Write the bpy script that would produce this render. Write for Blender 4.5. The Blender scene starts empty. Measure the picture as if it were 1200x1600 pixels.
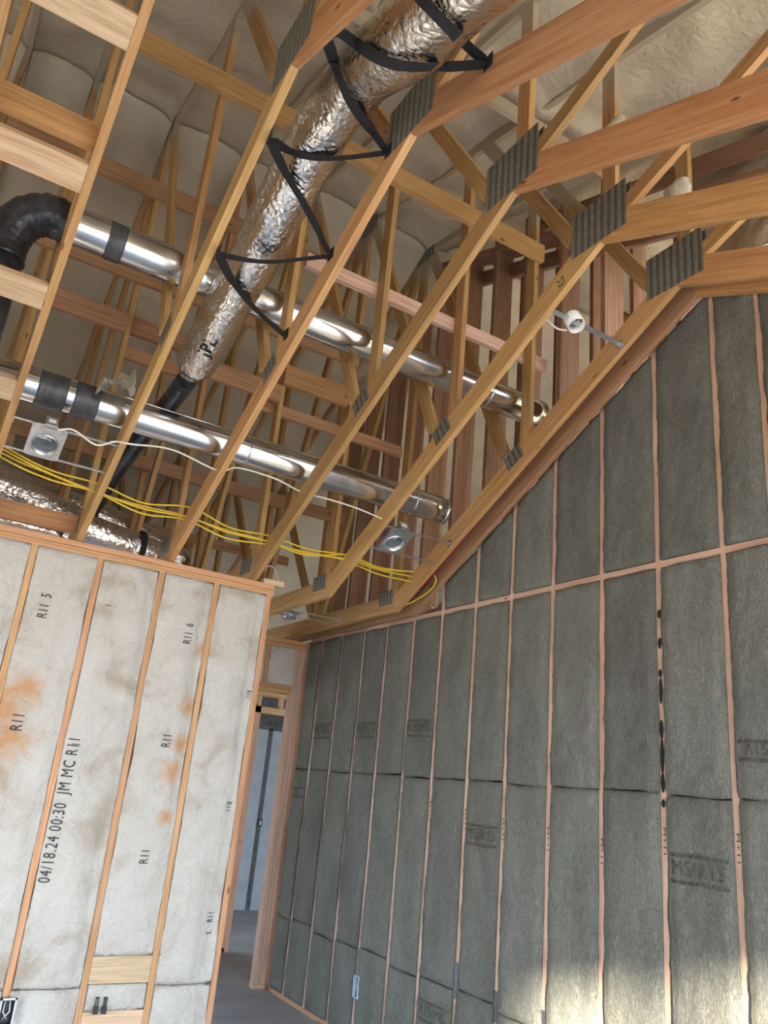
import bpy, bmesh, math, random
from mathutils import Vector, Matrix, noise
random.seed(7)
C = bpy.context.scene.collection
sc = bpy.context.scene
PI = math.pi
# ------------------------------------------------------------------ camera
RIGHT = Vector((0.84478756, -0.52724369, 0.09136781))
DOWN = Vector((0.24770339, 0.23396439, -0.94016153))
FWD = Vector((0.47431742, 0.81686888, 0.32825025))
CAM = Vector((0, 0, 1.74))
cd = bpy.data.cameras.new('camera'); cam = bpy.data.objects.new('camera', cd); C.objects.link(cam)
m = Matrix.Identity(4)
for i, v in enumerate((RIGHT, -DOWN, -FWD)):
    for j in range(3): m[j][i] = v[j]
m.translation = CAM
cam.matrix_world = m
cd.sensor_fit = 'VERTICAL'; cd.sensor_height = 36; cd.lens = 1239.46 / 1600 * 36
cd.clip_start = 0.02; cd.clip_end = 200
sc.camera = cam
# ------------------------------------------------------------------ light
sc.view_settings.view_transform = 'Standard'; sc.view_settings.look = 'None'
sc.view_settings.gamma = 1; sc.view_settings.use_curve_mapping = False
sc.view_settings.exposure = 0.93
w = bpy.data.worlds.new('world'); sc.world = w; w.use_nodes = True
bg = w.node_tree.nodes['Background']; bg.inputs[1].default_value = 3.6
_tc = w.node_tree.nodes.new('ShaderNodeTexCoord'); _sp = w.node_tree.nodes.new('ShaderNodeSeparateXYZ'); _rp = w.node_tree.nodes.new('ShaderNodeValToRGB')
w.node_tree.links.new(_tc.outputs['Generated'], _sp.inputs[0]); _mr = w.node_tree.nodes.new('ShaderNodeMapRange'); _mr.inputs[1].default_value = -1; _mr.inputs[2].default_value = 1
w.node_tree.links.new(_sp.outputs[2], _mr.inputs[0]); w.node_tree.links.new(_mr.outputs[0], _rp.inputs[0]); w.node_tree.links.new(_rp.outputs[0], bg.inputs[0])
_rp.color_ramp.elements[0].position = 0.485; _rp.color_ramp.elements[0].color = (0.62, 0.58, 0.50, 1)      # sunlit pale ground
_rp.color_ramp.elements[1].position = 0.51; _rp.color_ramp.elements[1].color = (1.15, 1.38, 1.65, 1)       # sky
sd = bpy.data.lights.new('sun', 'SUN'); sun = bpy.data.objects.new('sun', sd); C.objects.link(sun)
sd.energy = 17.0; sd.angle = math.radians(2.2); sd.color = (1.0, 0.86, 0.66)
SUN = Vector((3.0, 4.7, -1.25)).normalized()
sun.rotation_euler = SUN.to_track_quat('-Z', 'Y').to_euler()
for nm, loc, rot, sx, sy in (('window_portal', (-4.6, -0.8, 1.6), (0, -PI/2, 0), 2.9, 4.8), ('window_portal', (1.4, -3.03, 2.1), (PI/2, 0, 0), 4.2, 4.1)):
    ld = bpy.data.lights.new(nm, 'AREA'); lo = bpy.data.objects.new(nm, ld); C.objects.link(lo)
    ld.shape = 'RECTANGLE'; ld.size = sx; ld.size_y = sy; lo.location = loc; lo.rotation_euler = rot
    ld.cycles.is_portal = True
# ------------------------------------------------------------------ numbers measured for the place
W = 3.445                     # face of the right wall studs
YW = 5.19                     # face of the white wall
YD = 7.20                     # face of the doorway wall
TX = [-0.285, 0.18, 0.785, 1.39, 1.995, 2.6, 3.205, 3.36]    # left faces of the trusses
TH = 0.038
S1, S2 = 0.559, 0.452
PK = (2.49, 4.565)
LOW = (5.2, 3.05)
def zb(y):                    # underside of the bottom chord
    if y >= LOW[0]: return 3.05
    if y >= PK[0]: return 3.05 + S1 * (LOW[0] - y)
    return PK[1] - S2 * (PK[0] - y)
def zt(y):                    # underside of the top chord
    return 6.42 - 0.24 * (5.2 - y) if y <= 5.2 else 6.42 - 0.60 * (y - 5.2)
def ray(u, v):
    c = RIGHT * (u - 600) + DOWN * (v - 800) + FWD * 1239.46
    return c
def onx(u, v, x): r = ray(u, v); return CAM + r * (x / r.x)
def ony(u, v, y): r = ray(u, v); return CAM + r * (y / r.y)
def onz(u, v, z): r = ray(u, v); return CAM + r * ((z - 1.74) / r.z)
# ------------------------------------------------------------------ materials
MATS = {}
def newmat(name):
    mt = bpy.data.materials.new(name); mt.use_nodes = True
    nt = mt.node_tree; b = nt.nodes['Principled BSDF']; MATS[name] = mt
    return mt, nt, b
def N(nt, t, **kw):
    n = nt.nodes.new(t)
    for k, v in kw.items():
        if k.startswith('i_'):
            key = k[2:]
            key = int(key) if key.isdigit() else key.replace('_', ' ')
            n.inputs[key].default_value = v
        else: setattr(n, k, v)
    return n
def ramp(nt, fac, stops):
    r = nt.nodes.new('ShaderNodeValToRGB')
    el = r.color_ramp.elements
    while len(el) < len(stops): el.new(0.5)
    for e, (p, c) in zip(el, stops):
        e.position = p; e.color = (c[0], c[1], c[2], 1) if not isinstance(c, (int, float)) else (c, c, c, 1)
    nt.links.new(fac, r.inputs[0]); return r.outputs[0]
def mix(nt, fac, a, b, mode='MIX'):
    n = nt.nodes.new('ShaderNodeMix'); n.data_type = 'RGBA'; n.blend_type = mode
    for s, v in ((n.inputs[0], fac), (n.inputs[6], a), (n.inputs[7], b)):
        if hasattr(v, 'links') or hasattr(v, 'is_linked'): nt.links.new(v, s)
        elif isinstance(v, (int, float)): s.default_value = v
        else: s.default_value = (*v, 1)
    return n.outputs[2]
def bump(nt, b, h, strength, dist=0.01):
    n = nt.nodes.new('ShaderNodeBump'); n.inputs['Strength'].default_value = strength; n.inputs['Distance'].default_value = dist
    nt.links.new(h, n.inputs['Height']); nt.links.new(n.outputs[0], b.inputs['Normal'])
def wood(name, light, dark, overspray=False):
    mt, nt, b = newmat(name); L = nt.links
    uv = N(nt, 'ShaderNodeUVMap'); oi = N(nt, 'ShaderNodeObjectInfo')
    add = N(nt, 'ShaderNodeVectorMath', operation='MULTIPLY_ADD')
    comb = N(nt, 'ShaderNodeCombineXYZ'); L.new(oi.outputs['Random'], comb.inputs[0]); L.new(oi.outputs['Random'], comb.inputs[1])
    add.inputs[1].default_value = (37, 53, 0); L.new(comb.outputs[0], add.inputs[0]); L.new(uv.outputs[0], add.inputs[2])
    mp = N(nt, 'ShaderNodeMapping'); mp.inputs['Scale'].default_value = (1.3, 26, 1); L.new(add.outputs[0], mp.inputs[0])
    n1 = N(nt, 'ShaderNodeTexNoise', i_Scale=1.6, i_Detail=5.0, i_Roughness=0.6, i_Distortion=0.5); L.new(mp.outputs[0], n1.inputs['Vector'])
    mp2 = N(nt, 'ShaderNodeMapping'); mp2.inputs['Scale'].default_value = (3, 160, 1); L.new(add.outputs[0], mp2.inputs[0])
    n2 = N(nt, 'ShaderNodeTexNoise', i_Scale=1.0, i_Detail=3.0); L.new(mp2.outputs[0], n2.inputs['Vector'])
    g = ramp(nt, n1.outputs[0], [(0.36, dark), (0.58, light), (0.8, [min(1, c * 1.12) for c in light])])
    g2 = ramp(nt, n2.outputs[0], [(0.3, 0.78), (0.6, 1.0)])
    col = mix(nt, 1.0, g, g2, 'MULTIPLY')
    # knots
    mk = N(nt, 'ShaderNodeMapping'); mk.inputs['Scale'].default_value = (3.2, 9, 1); L.new(add.outputs[0], mk.inputs[0])
    vo = N(nt, 'ShaderNodeTexVoronoi', i_Scale=1.0, i_Randomness=1.0); L.new(mk.outputs[0], vo.inputs['Vector'])
    kn = ramp(nt, vo.outputs['Distance'], [(0.05, 1.0), (0.10, 0.0)])
    # only some knots
    wn = N(nt, 'ShaderNodeSeparateColor'); L.new(vo.outputs['Color'], wn.inputs[0])
    gt = N(nt, 'ShaderNodeMath', operation='GREATER_THAN'); gt.inputs[1].default_value = 0.55; L.new(wn.outputs[0], gt.inputs[0])
    km = N(nt, 'ShaderNodeMath', operation='MULTIPLY'); L.new(kn, km.inputs[0]); L.new(gt.outputs[0], km.inputs[1])
    col = mix(nt, km.outputs[0], col, (dark[0] * .35, dark[1] * .28, dark[2] * .25))
    # per-board tint
    hv = N(nt, 'ShaderNodeHueSaturation'); L.new(col, hv.inputs['Color'])
    mr = N(nt, 'ShaderNodeMapRange'); L.new(oi.outputs['Random'], mr.inputs[0]); mr.inputs[3].default_value = 0.82; mr.inputs[4].default_value = 1.12
    L.new(mr.outputs[0], hv.inputs['Value'])
    m2 = N(nt, 'ShaderNodeMath', operation='MULTIPLY_ADD'); m2.inputs[1].default_value = -0.016; m2.inputs[2].default_value = 0.508
    fr = N(nt, 'ShaderNodeMath', operation='FRACT'); f7 = N(nt, 'ShaderNodeMath', operation='MULTIPLY'); f7.inputs[1].default_value = 7.3
    L.new(oi.outputs['Random'], f7.inputs[0]); L.new(f7.outputs[0], fr.inputs[0]); L.new(fr.outputs[0], m2.inputs[0]); L.new(m2.outputs[0], hv.inputs['Hue'])
    col = hv.outputs[0]
    if overspray:
        geo = N(nt, 'ShaderNodeNewGeometry'); sp = N(nt, 'ShaderNodeSeparateXYZ'); L.new(geo.outputs['Position'], sp.inputs[0])
        # distance below the near roof plane
        d = N(nt, 'ShaderNodeMath', operation='MULTIPLY_ADD'); d.inputs[1].default_value = -0.24; d.inputs[2].default_value = -6.42 + 0.24 * 5.2
        L.new(sp.outputs[1], d.inputs[0])
        s = N(nt, 'ShaderNodeMath', operation='ADD'); L.new(d.outputs[0], s.inputs[0]); L.new(sp.outputs[2], s.inputs[1])
        nn = N(nt, 'ShaderNodeTexNoise', i_Scale=2.5, i_Detail=3.0); L.new(geo.outputs['Position'], nn.inputs['Vector'])
        s2 = N(nt, 'ShaderNodeMath', operation='MULTIPLY_ADD'); s2.inputs[1].default_value = 0.9; L.new(nn.outputs[0], s2.inputs[0]); L.new(s.outputs[0], s2.inputs[2])
        msk = ramp(nt, s2.outputs[0], [(0.12, 0.0), (0.36, 0.85)])
        col = mix(nt, msk, col, (0.40, 0.36, 0.28))
    L.new(col, b.inputs['Base Color']); b.inputs['Roughness'].default_value = 0.62
    bump(nt, b, n1.outputs[0], 0.15, 0.004)
    return mt
TRUSS = wood('truss_wood', (0.55, 0.325, 0.135), (0.43, 0.23, 0.085))
TRUSS2 = wood('truss_wood_red', (0.60, 0.32, 0.135), (0.47, 0.22, 0.08))
WEB = wood('web_wood', (0.49, 0.285, 0.115), (0.37, 0.20, 0.07), True)
STUD = wood('stud_wood', (0.62, 0.345, 0.17), (0.48, 0.24, 0.10))
PINK = wood('pink_fir', (0.70, 0.47, 0.36), (0.56, 0.35, 0.25))
REDF = wood('attic_stud_fir', (0.37, 0.215, 0.15), (0.27, 0.145, 0.09))
BRACE = wood('brace_wood', (0.47, 0.265, 0.15), (0.36, 0.185, 0.095))
PALE = wood('pale_block_wood', (0.74, 0.54, 0.35), (0.58, 0.38, 0.21))
def plain(name, col, rough=0.6, metal=0.0, var=0.0, scale=20, bs=0.0, detail=3.0, **kw):
    mt, nt, b = newmat(name)
    tc = N(nt, 'ShaderNodeTexCoord')
    n = N(nt, 'ShaderNodeTexNoise', i_Scale=scale, i_Detail=detail); nt.links.new(tc.outputs['Object'], n.inputs['Vector'])
    c = ramp(nt, n.outputs[0], [(0.3, [x * (1 - var) for x in col]), (0.7, [min(1, x * (1 + var)) for x in col])])
    nt.links.new(c, b.inputs['Base Color']); b.inputs['Roughness'].default_value = rough; b.inputs['Metallic'].default_value = metal
    if bs: bump(nt, b, n.outputs[0], bs, 0.01)
    return mt
STRAPM = plain('black_webbing', (0.012, 0.013, 0.016), 0.8, var=0.3, scale=200, bs=0.3)
BLACK = plain('black_plastic', (0.02, 0.02, 0.024), 0.35, var=0.3)
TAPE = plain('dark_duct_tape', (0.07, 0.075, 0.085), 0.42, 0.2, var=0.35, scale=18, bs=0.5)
BPIPE = plain('dark_wrapped_pipe', (0.05, 0.055, 0.065), 0.28, 0.3, var=0.6, scale=9, bs=0.5)
YEL = plain('yellow_cable_jacket', (0.72, 0.50, 0.03), 0.4)
WHT = plain('white_cable_jacket', (0.75, 0.74, 0.68), 0.4)
REDC = plain('red_cable_jacket', (0.35, 0.01, 0.03), 0.4)
STEEL = plain('galvanised_bracket', (0.52, 0.55, 0.58), 0.38, 0.85, var=0.15, scale=30, bs=0.1)
LABEL = plain('white_paper_label', (0.8, 0.8, 0.8), 0.6)
INK = plain('black_ink', (0.02, 0.02, 0.025), 0.7)
STAMP = plain('faded_stamp_ink', (0.075, 0.077, 0.068), 0.9, var=0.6, scale=60)
SCORCH = plain('black_paint_mark', (0.012, 0.012, 0.016), 0.8)
BLUEBOX = plain('pale_blue_box_plastic', (0.42, 0.60, 0.80), 0.4)
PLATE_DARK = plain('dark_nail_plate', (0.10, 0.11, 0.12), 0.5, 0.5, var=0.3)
CONC = plain('concrete', (0.32, 0.33, 0.36), 0.55, var=0.22, scale=2.2, bs=0.1, detail=6)
PLY = plain('sheathing', (0.33, 0.23, 0.14), 0.8, var=0.2, scale=6)
PLASTIC = plain('milky_plastic_sheet', (0.62, 0.58, 0.50), 0.3, var=0.15, scale=10, bs=0.3)
SHEET = plain('pale_wall_sheet', (0.42, 0.50, 0.60), 0.7, var=0.1, scale=6)  # blue of the cool window light beyond is put into this colour
def gusset():
    mt, nt, b = newmat('gusset_steel'); L = nt.links
    uv = N(nt, 'ShaderNodeUVMap'); mp = N(nt, 'ShaderNodeMapping'); mp.inputs['Scale'].default_value = (1, 1, 1); L.new(uv.outputs[0], mp.inputs[0])
    wv = N(nt, 'ShaderNodeTexWave', i_Scale=6.6, i_Distortion=0.1, i_Detail=1.0); wv.wave_type = 'BANDS'; wv.bands_direction = 'X'; L.new(mp.outputs[0], wv.inputs['Vector'])
    nz = N(nt, 'ShaderNodeTexNoise', i_Scale=40.0, i_Detail=3.0); L.new(uv.outputs[0], nz.inputs['Vector'])
    c1 = ramp(nt, wv.outputs[0], [(0.25, (0.13, 0.13, 0.115)), (0.55, (0.25, 0.245, 0.215))])
    c2 = ramp(nt, nz.outputs[0], [(0.32, 0.7), (0.6, 1.0)])
    L.new(mix(nt, 1.0, c1, c2, 'MULTIPLY'), b.inputs['Base Color'])
    b.inputs['Metallic'].default_value = 0.35; b.inputs['Roughness'].default_value = 0.5
    bump(nt, b, wv.outputs[0], 0.5, 0.004); return mt
GUS = gusset()
def foil():
    mt, nt, b = newmat('crinkled_foil'); L = nt.links
    tc = N(nt, 'ShaderNodeTexCoord')
    mp = N(nt, 'ShaderNodeMapping'); mp.inputs['Scale'].default_value = (1, 1, 1); L.new(tc.outputs['Object'], mp.inputs[0])
    n1 = N(nt, 'ShaderNodeTexNoise', i_Scale=6.0, i_Detail=6.0, i_Roughness=0.58, i_Distortion=0.9); L.new(mp.outputs[0], n1.inputs['Vector'])
    v = N(nt, 'ShaderNodeTexVoronoi', i_Scale=26.0); v.feature = 'DISTANCE_TO_EDGE'; L.new(mp.outputs[0], v.inputs['Vector'])
    md = N(nt, 'ShaderNodeMath', operation='MULTIPLY_ADD'); md.inputs[1].default_value = 0.35; L.new(v.outputs[0], md.inputs[0]); L.new(n1.outputs[0], md.inputs[2])
    b.inputs['Base Color'].default_value = (0.80, 0.80, 0.80, 1); b.inputs['Metallic'].default_value = 1.0; b.inputs['Roughness'].default_value = 0.19
    bump(nt, b, md.outputs[0], 0.6, 0.035); return mt
FOIL = foil()
def galv():
    mt, nt, b = newmat('galvanised_pipe'); L = nt.links
    tc = N(nt, 'ShaderNodeTexCoord'); n = N(nt, 'ShaderNodeTexNoise', i_Scale=5.0, i_Detail=4.0); L.new(tc.outputs['Object'], n.inputs['Vector'])
    r = ramp(nt, n.outputs[0], [(0.3, (0.56, 0.58, 0.60)), (0.7, (0.78, 0.79, 0.80))]); L.new(r, b.inputs['Base Color'])
    r2 = ramp(nt, n.outputs[0], [(0.3, 0.13), (0.7, 0.22)]); L.new(r2, b.inputs['Roughness']); b.inputs['Metallic'].default_value = 1.0
    bump(nt, b, n.outputs[0], 0.05, 0.02); return mt
GALV = galv()
def foam(name, col, sc_=1.0):
    mt, nt, b = newmat(name); L = nt.links
    tc = N(nt, 'ShaderNodeTexCoord')
    n1 = N(nt, 'ShaderNodeTexNoise', i_Scale=2.2 * sc_, i_Detail=4.0, i_Distortion=0.6); L.new(tc.outputs['Object'], n1.inputs['Vector'])
    n2 = N(nt, 'ShaderNodeTexNoise', i_Scale=24.0 * sc_, i_Detail=5.0, i_Roughness=0.5, i_Distortion=0.3); L.new(tc.outputs['Object'], n2.inputs['Vector'])
    c = ramp(nt, n1.outputs[0], [(0.3, [x * 0.86 for x in col]), (0.7, [x * 1.06 for x in col])])
    L.new(c, b.inputs['Base Color']); b.inputs['Roughness'].default_value = 0.8
    bump(nt, b, n2.outputs[0], 0.55, 0.025); return mt
FOAM = foam('spray_foam', (0.55, 0.485, 0.375))
FOAM2 = foam('pale_spray_foam', (0.66, 0.62, 0.48), 1.4)
def wool():
    mt, nt, b = newmat('mineral_wool'); L = nt.links
    tc = N(nt, 'ShaderNodeTexCoord'); oi = N(nt, 'ShaderNodeObjectInfo')
    mp = N(nt, 'ShaderNodeMapping'); mp.inputs['Scale'].default_value = (1, 1.5, 0.8); L.new(tc.outputs['Object'], mp.inputs[0])
    n1 = N(nt, 'ShaderNodeTexNoise', i_Scale=3.0, i_Detail=5.0); L.new(mp.outputs[0], n1.inputs['Vector'])
    n2 = N(nt, 'ShaderNodeTexNoise', i_Scale=58.0, i_Detail=5.0, i_Roughness=0.65, i_Distortion=1.5); L.new(mp.outputs[0], n2.inputs['Vector'])
    c = ramp(nt, n1.outputs[0], [(0.28, (0.175, 0.182, 0.160)), (0.5, (0.22, 0.228, 0.203)), (0.75, (0.26, 0.268, 0.242))])
    c2 = ramp(nt, n2.outputs[0], [(0.34, 0.66), (0.5, 1.0), (0.68, 1.28)])
    col = mix(nt, 1.0, c, c2, 'MULTIPLY')
    hv = N(nt, 'ShaderNodeHueSaturation'); L.new(col, hv.inputs['Color'])
    mr = N(nt, 'ShaderNodeMapRange'); L.new(oi.outputs['Random'], mr.inputs[0]); mr.inputs[3].default_value = 0.88; mr.inputs[4].default_value = 1.1; L.new(mr.outputs[0], hv.inputs['Value'])
    L.new(hv.outputs[0], b.inputs['Base Color']); b.inputs['Roughness'].default_value = 0.95
    bump(nt, b, n2.outputs[0], 1.0, 0.018); return mt
WOOL = wool()
def fibre():
    mt, nt, b = newmat('white_fibreglass'); L = nt.links
    tc = N(nt, 'ShaderNodeTexCoord'); geo = N(nt, 'ShaderNodeNewGeometry')
    n1 = N(nt, 'ShaderNodeTexNoise', i_Scale=3.5, i_Detail=6.0, i_Roughness=0.6, i_Distortion=0.8); L.new(geo.outputs['Position'], n1.inputs['Vector'])
    n2 = N(nt, 'ShaderNodeTexNoise', i_Scale=30.0, i_Detail=4.0, i_Distortion=1.0); L.new(geo.outputs['Position'], n2.inputs['Vector'])
    base = ramp(nt, n1.outputs[0], [(0.3, (0.40, 0.34, 0.27)), (0.46, (0.53, 0.50, 0.45)), (0.7, (0.59, 0.565, 0.52))])
    # rusty brown stains where the batts got wet
    acc = None
    for (x, z, r) in ((0.58, 2.02, 0.17), (0.66, 1.80, 0.13), (0.58, 1.62, 0.12), (0.70, 2.10, 0.08), (1.70, 2.12, 0.07), (1.67, 1.88, 0.06), (1.65, 1.72, 0.07), (1.66, 1.45, 0.05), (1.72, 2.5, 0.05)):
        d = N(nt, 'ShaderNodeVectorMath', operation='DISTANCE'); L.new(geo.outputs['Position'], d.inputs[0]); d.inputs[1].default_value = (x, YW - 0.02, z)
        q = N(nt, 'ShaderNodeMath', operation='DIVIDE'); L.new(d.outputs['Value'], q.inputs[0]); q.inputs[1].default_value = r
        if acc is None: acc = q.outputs[0]
        else:
            mn = N(nt, 'ShaderNodeMath', operation='MINIMUM'); L.new(acc, mn.inputs[0]); L.new(q.outputs[0], mn.inputs[1]); acc = mn.outputs[0]
    n3 = N(nt, 'ShaderNodeTexNoise', i_Scale=9.0, i_Detail=5.0, i_Distortion=1.0); L.new(geo.outputs['Position'], n3.inputs['Vector'])
    ad = N(nt, 'ShaderNodeMath', operation='MULTIPLY_ADD'); L.new(n3.outputs[0], ad.inputs[0]); ad.inputs[1].default_value = 2.4; L.new(acc, ad.inputs[2])
    msk = ramp(nt, ad.outputs[0], [(0.55, 0.0), (1.0, 0.0)])
    mr = N(nt, 'ShaderNodeMapRange'); L.new(ad.outputs[0], mr.inputs[0]); mr.inputs[1].default_value = 1.4; mr.inputs[2].default_value = 2.7; mr.inputs[3].default_value = 0.85; mr.inputs[4].default_value = 0.0
    col = mix(nt, mr.outputs[0], base, (0.52, 0.27, 0.11))
    L.new(col, b.inputs['Base Color']); b.inputs['Roughness'].default_value = 0.9
    bump(nt, b, n2.outputs[0], 0.8, 0.018); return mt
FIBRE = fibre()
# ------------------------------------------------------------------ builders
def link(name, bm, mt, parent=None, smooth=False):
    me = bpy.data.meshes.new(name); bmesh.ops.recalc_face_normals(bm, faces=bm.faces[:]) if not smooth else None
    bm.to_mesh(me); bm.free()
    if smooth:
        for p in me.polygons: p.use_smooth = True
    mts = mt if isinstance(mt, (list, tuple)) else [mt]
    for q in mts: me.materials.append(q)
    o = bpy.data.objects.new(name, me); C.objects.link(o)
    if parent is not None: 
        o.parent = parent
        o.matrix_parent_inverse = Matrix.Translation(-Vector(parent.location))
    return o
def tag(o, label, cat, group=None, kind=None):
    o['label'] = label; o['category'] = cat
    if group: o['group'] = group
    if kind: o['kind'] = kind
    return o
def thing(name, label, cat, loc=(0, 0, 0), group=None):
    o = bpy.data.objects.new(name, None); C.objects.link(o); o.location = loc; o.empty_display_size = 0.1
    return tag(o, label, cat, group)
def struct(name, loc=(0, 0, 0)):
    o = bpy.data.objects.new(name, None); C.objects.link(o); o.location = loc; o['kind'] = 'structure'; return o
def prism(bm, poly, axis, a, b, d=None):
    """poly: list of (p,q); axis 'x' -> (y,z) polygon extruded in x from a to b; axis 'y' -> (x,z); axis 'z' -> (x,y)."""
    uvl = bm.loops.layers.uv.verify()
    def P(p, q, t): return {'x': (t, p, q), 'y': (p, t, q), 'z': (p, q, t)}[axis]
    if d is None:
        best = 0
        for i in range(len(poly)):
            e = Vector(poly[(i + 1) % len(poly)]) - Vector(poly[i])
            if e.length > best: best = e.length; d = e.normalized()
    d = Vector(d).normalized(); nrm = Vector((-d.y, d.x))
    va = [bm.verts.new(P(p, q, a)) for p, q in poly]; vb = [bm.verts.new(P(p, q, b)) for p, q in poly]
    def uvp(i, t): v = Vector(poly[i]); return (v.dot(d), v.dot(nrm) + t)
    n = len(poly)
    f = bm.faces.new(va)
    for i, l in enumerate(f.loops): l[uvl].uv = uvp(i, 0)
    f = bm.faces.new(vb[::-1])
    for l, i in zip(f.loops, range(n - 1, -1, -1)): l[uvl].uv = (lambda q: (q[0], q[1] + 0.3))(uvp(i, 0))
    for i in range(n):
        j = (i + 1) % n
        f = bm.faces.new([va[j], va[i], vb[i], vb[j]])
        for l, (k, t) in zip(f.loops, ((j, 0), (i, 0), (i, b - a), (j, b - a))): l[uvl].uv = uvp(k, t)
    return bm
def clip(poly, nx, ny, c):
    """keep nx*p+ny*q >= c"""
    out = []
    for i in range(len(poly)):
        a, b = poly[i], poly[(i + 1) % len(poly)]
        da, db = nx * a[0] + ny * a[1] - c, nx * b[0] + ny * b[1] - c
        if da >= 0: out.append(a)
        if (da >= 0) != (db >= 0):
            t = da / (da - db); out.append((a[0] + t * (b[0] - a[0]), a[1] + t * (b[1] - a[1])))
    return out
def strip(a, b, wd):
    a, b = Vector(a), Vector(b); d = (b - a).normalized(); n = Vector((-d.y, d.x)) * wd / 2
    return [tuple(a - n), tuple(b - n), tuple(b + n), tuple(a + n)]
def bar(bm, x0, x1, y0, y1, z0, z1):
    dims = {'x': x1 - x0, 'y': y1 - y0, 'z': z1 - z0}
    # extrude along the thinnest axis so the grain follows the longest
    ax = min(dims, key=dims.get)
    if ax == 'x': prism(bm, [(y0, z0), (y1, z0), (y1, z1), (y0, z1)], 'x', x0, x1)
    elif ax == 'y': prism(bm, [(x0, z0), (x1, z0), (x1, z1), (x0, z1)], 'y', y0, y1)
    else: prism(bm, [(x0, y0), (x1, y0), (x1, y1), (x0, y1)], 'z', z0, z1)
    return bm
def board(name, mt, parent, *b): return link(name, bar(bmesh.new(), *b), mt, parent)
def tube(bm, pts, r, seg=10, cap=True, rfun=None, jitter=None):
    pts = [Vector(p) for p in pts]; rings = []; uvl = bm.loops.layers.uv.verify()
    up = Vector((0, 0, 1)); prev = None; dist = 0; ds = []
    for i, p in enumerate(pts):
        t = (pts[min(i + 1, len(pts) - 1)] - pts[max(i - 1, 0)]).normalized()
        if prev is None:
            a = t.cross(up) if abs(t.dot(up)) < 0.95 else t.cross(Vector((1, 0, 0)))
        else: a = prev - t * prev.dot(t)
        a.normalize(); prev = a; bb = t.cross(a)
        rr = rfun(i / (len(pts) - 1)) if rfun else r
        ring = []
        for k in range(seg):
            an = 2 * PI * k / seg
            q = rr * (1 + (jitter(i, k) if jitter else 0))
            ring.append(bm.verts.new(p + (a * math.cos(an) + bb * math.sin(an)) * q))
        rings.append(ring)
        if i: dist += (p - pts[i - 1]).length
        ds.append(dist)
    for i in range(len(rings) - 1):
        for k in range(seg):
            f = bm.faces.new([rings[i][k], rings[i][(k + 1) % seg], rings[i + 1][(k + 1) % seg], rings[i + 1][k]])
            f.smooth = True
    if cap:
        bm.faces.new(rings[0][::-1]); bm.faces.new(rings[-1])
    return bm
def smooth_path(pts, n=8):
    pts = [Vector(p) for p in pts]; out = []
    P = [pts[0] * 2 - pts[1]] + pts + [pts[-1] * 2 - pts[-2]]
    for i in range(1, len(P) - 2):
        for k in range(n):
            t = k / n; a, b, c, d = P[i - 1], P[i], P[i + 1], P[i + 2]
            out.append(0.5 * ((2 * b) + (c - a) * t + (2 * a - 5 * b + 4 * c - d) * t * t + (3 * b - a - 3 * c + d) * t ** 3))
    out.append(pts[-1]); return out
def ribbon(bm, pts, wd, th, across):
    """flat webbing along pts; across(i) gives the width direction"""
    pts = [Vector(p) for p in pts]; rows = []
    for i, p in enumerate(pts):
        t = (pts[min(i + 1, len(pts) - 1)] - pts[max(i - 1, 0)]).normalized()
        a = Vector(across(i)); a = (a - t * a.dot(t)).normalized(); n = t.cross(a)
        rows.append([bm.verts.new(p + a * sx * wd / 2 + n * sy * th / 2) for sx, sy in ((-1, -1), (1, -1), (1, 1), (-1, 1))])
    for i in range(len(rows) - 1):
        for k in range(4): bm.faces.new([rows[i][k], rows[i][(k + 1) % 4], rows[i + 1][(k + 1) % 4], rows[i + 1][k]])
    bm.faces.new(rows[0][::-1]); bm.faces.new(rows[-1]); return bm
def text_mesh(name, s, size, to_world, mt, parent, spacing=1.0, bold=0.0):
    """to_world maps (x, y) of the centred text to a world point"""
    cu = bpy.data.curves.new('txt', 'FONT'); cu.body = s; cu.size = size; cu.align_x = 'CENTER'; cu.align_y = 'CENTER'; cu.space_character = spacing; cu.offset = bold
    cu.resolution_u = 3
    o = bpy.data.objects.new('txt', cu); C.objects.link(o)
    dg = bpy.context.evaluated_depsgraph_get(); me = bpy.data.meshes.new_from_object(o.evaluated_get(dg))
    bm = bmesh.new(); bm.from_mesh(me); bpy.data.objects.remove(o); bpy.data.meshes.remove(me)
    bmesh.ops.triangulate(bm, faces=bm.faces[:])
    for v in bm.verts: v.co = to_world(v.co.x, v.co.y)
    me = bpy.data.meshes.new(name); bm.to_mesh(me); bm.free(); me.materials.append(mt)
    ob = bpy.data.objects.new(name, me); C.objects.link(ob)
    if parent is not None: ob.parent = parent; ob.matrix_parent_inverse = Matrix.Translation(-Vector(parent.location))
    return ob
def smoothstep(a, b, x):
    t = max(0, min(1, (x - a) / (b - a))); return t * t * (3 - 2 * t)
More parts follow.
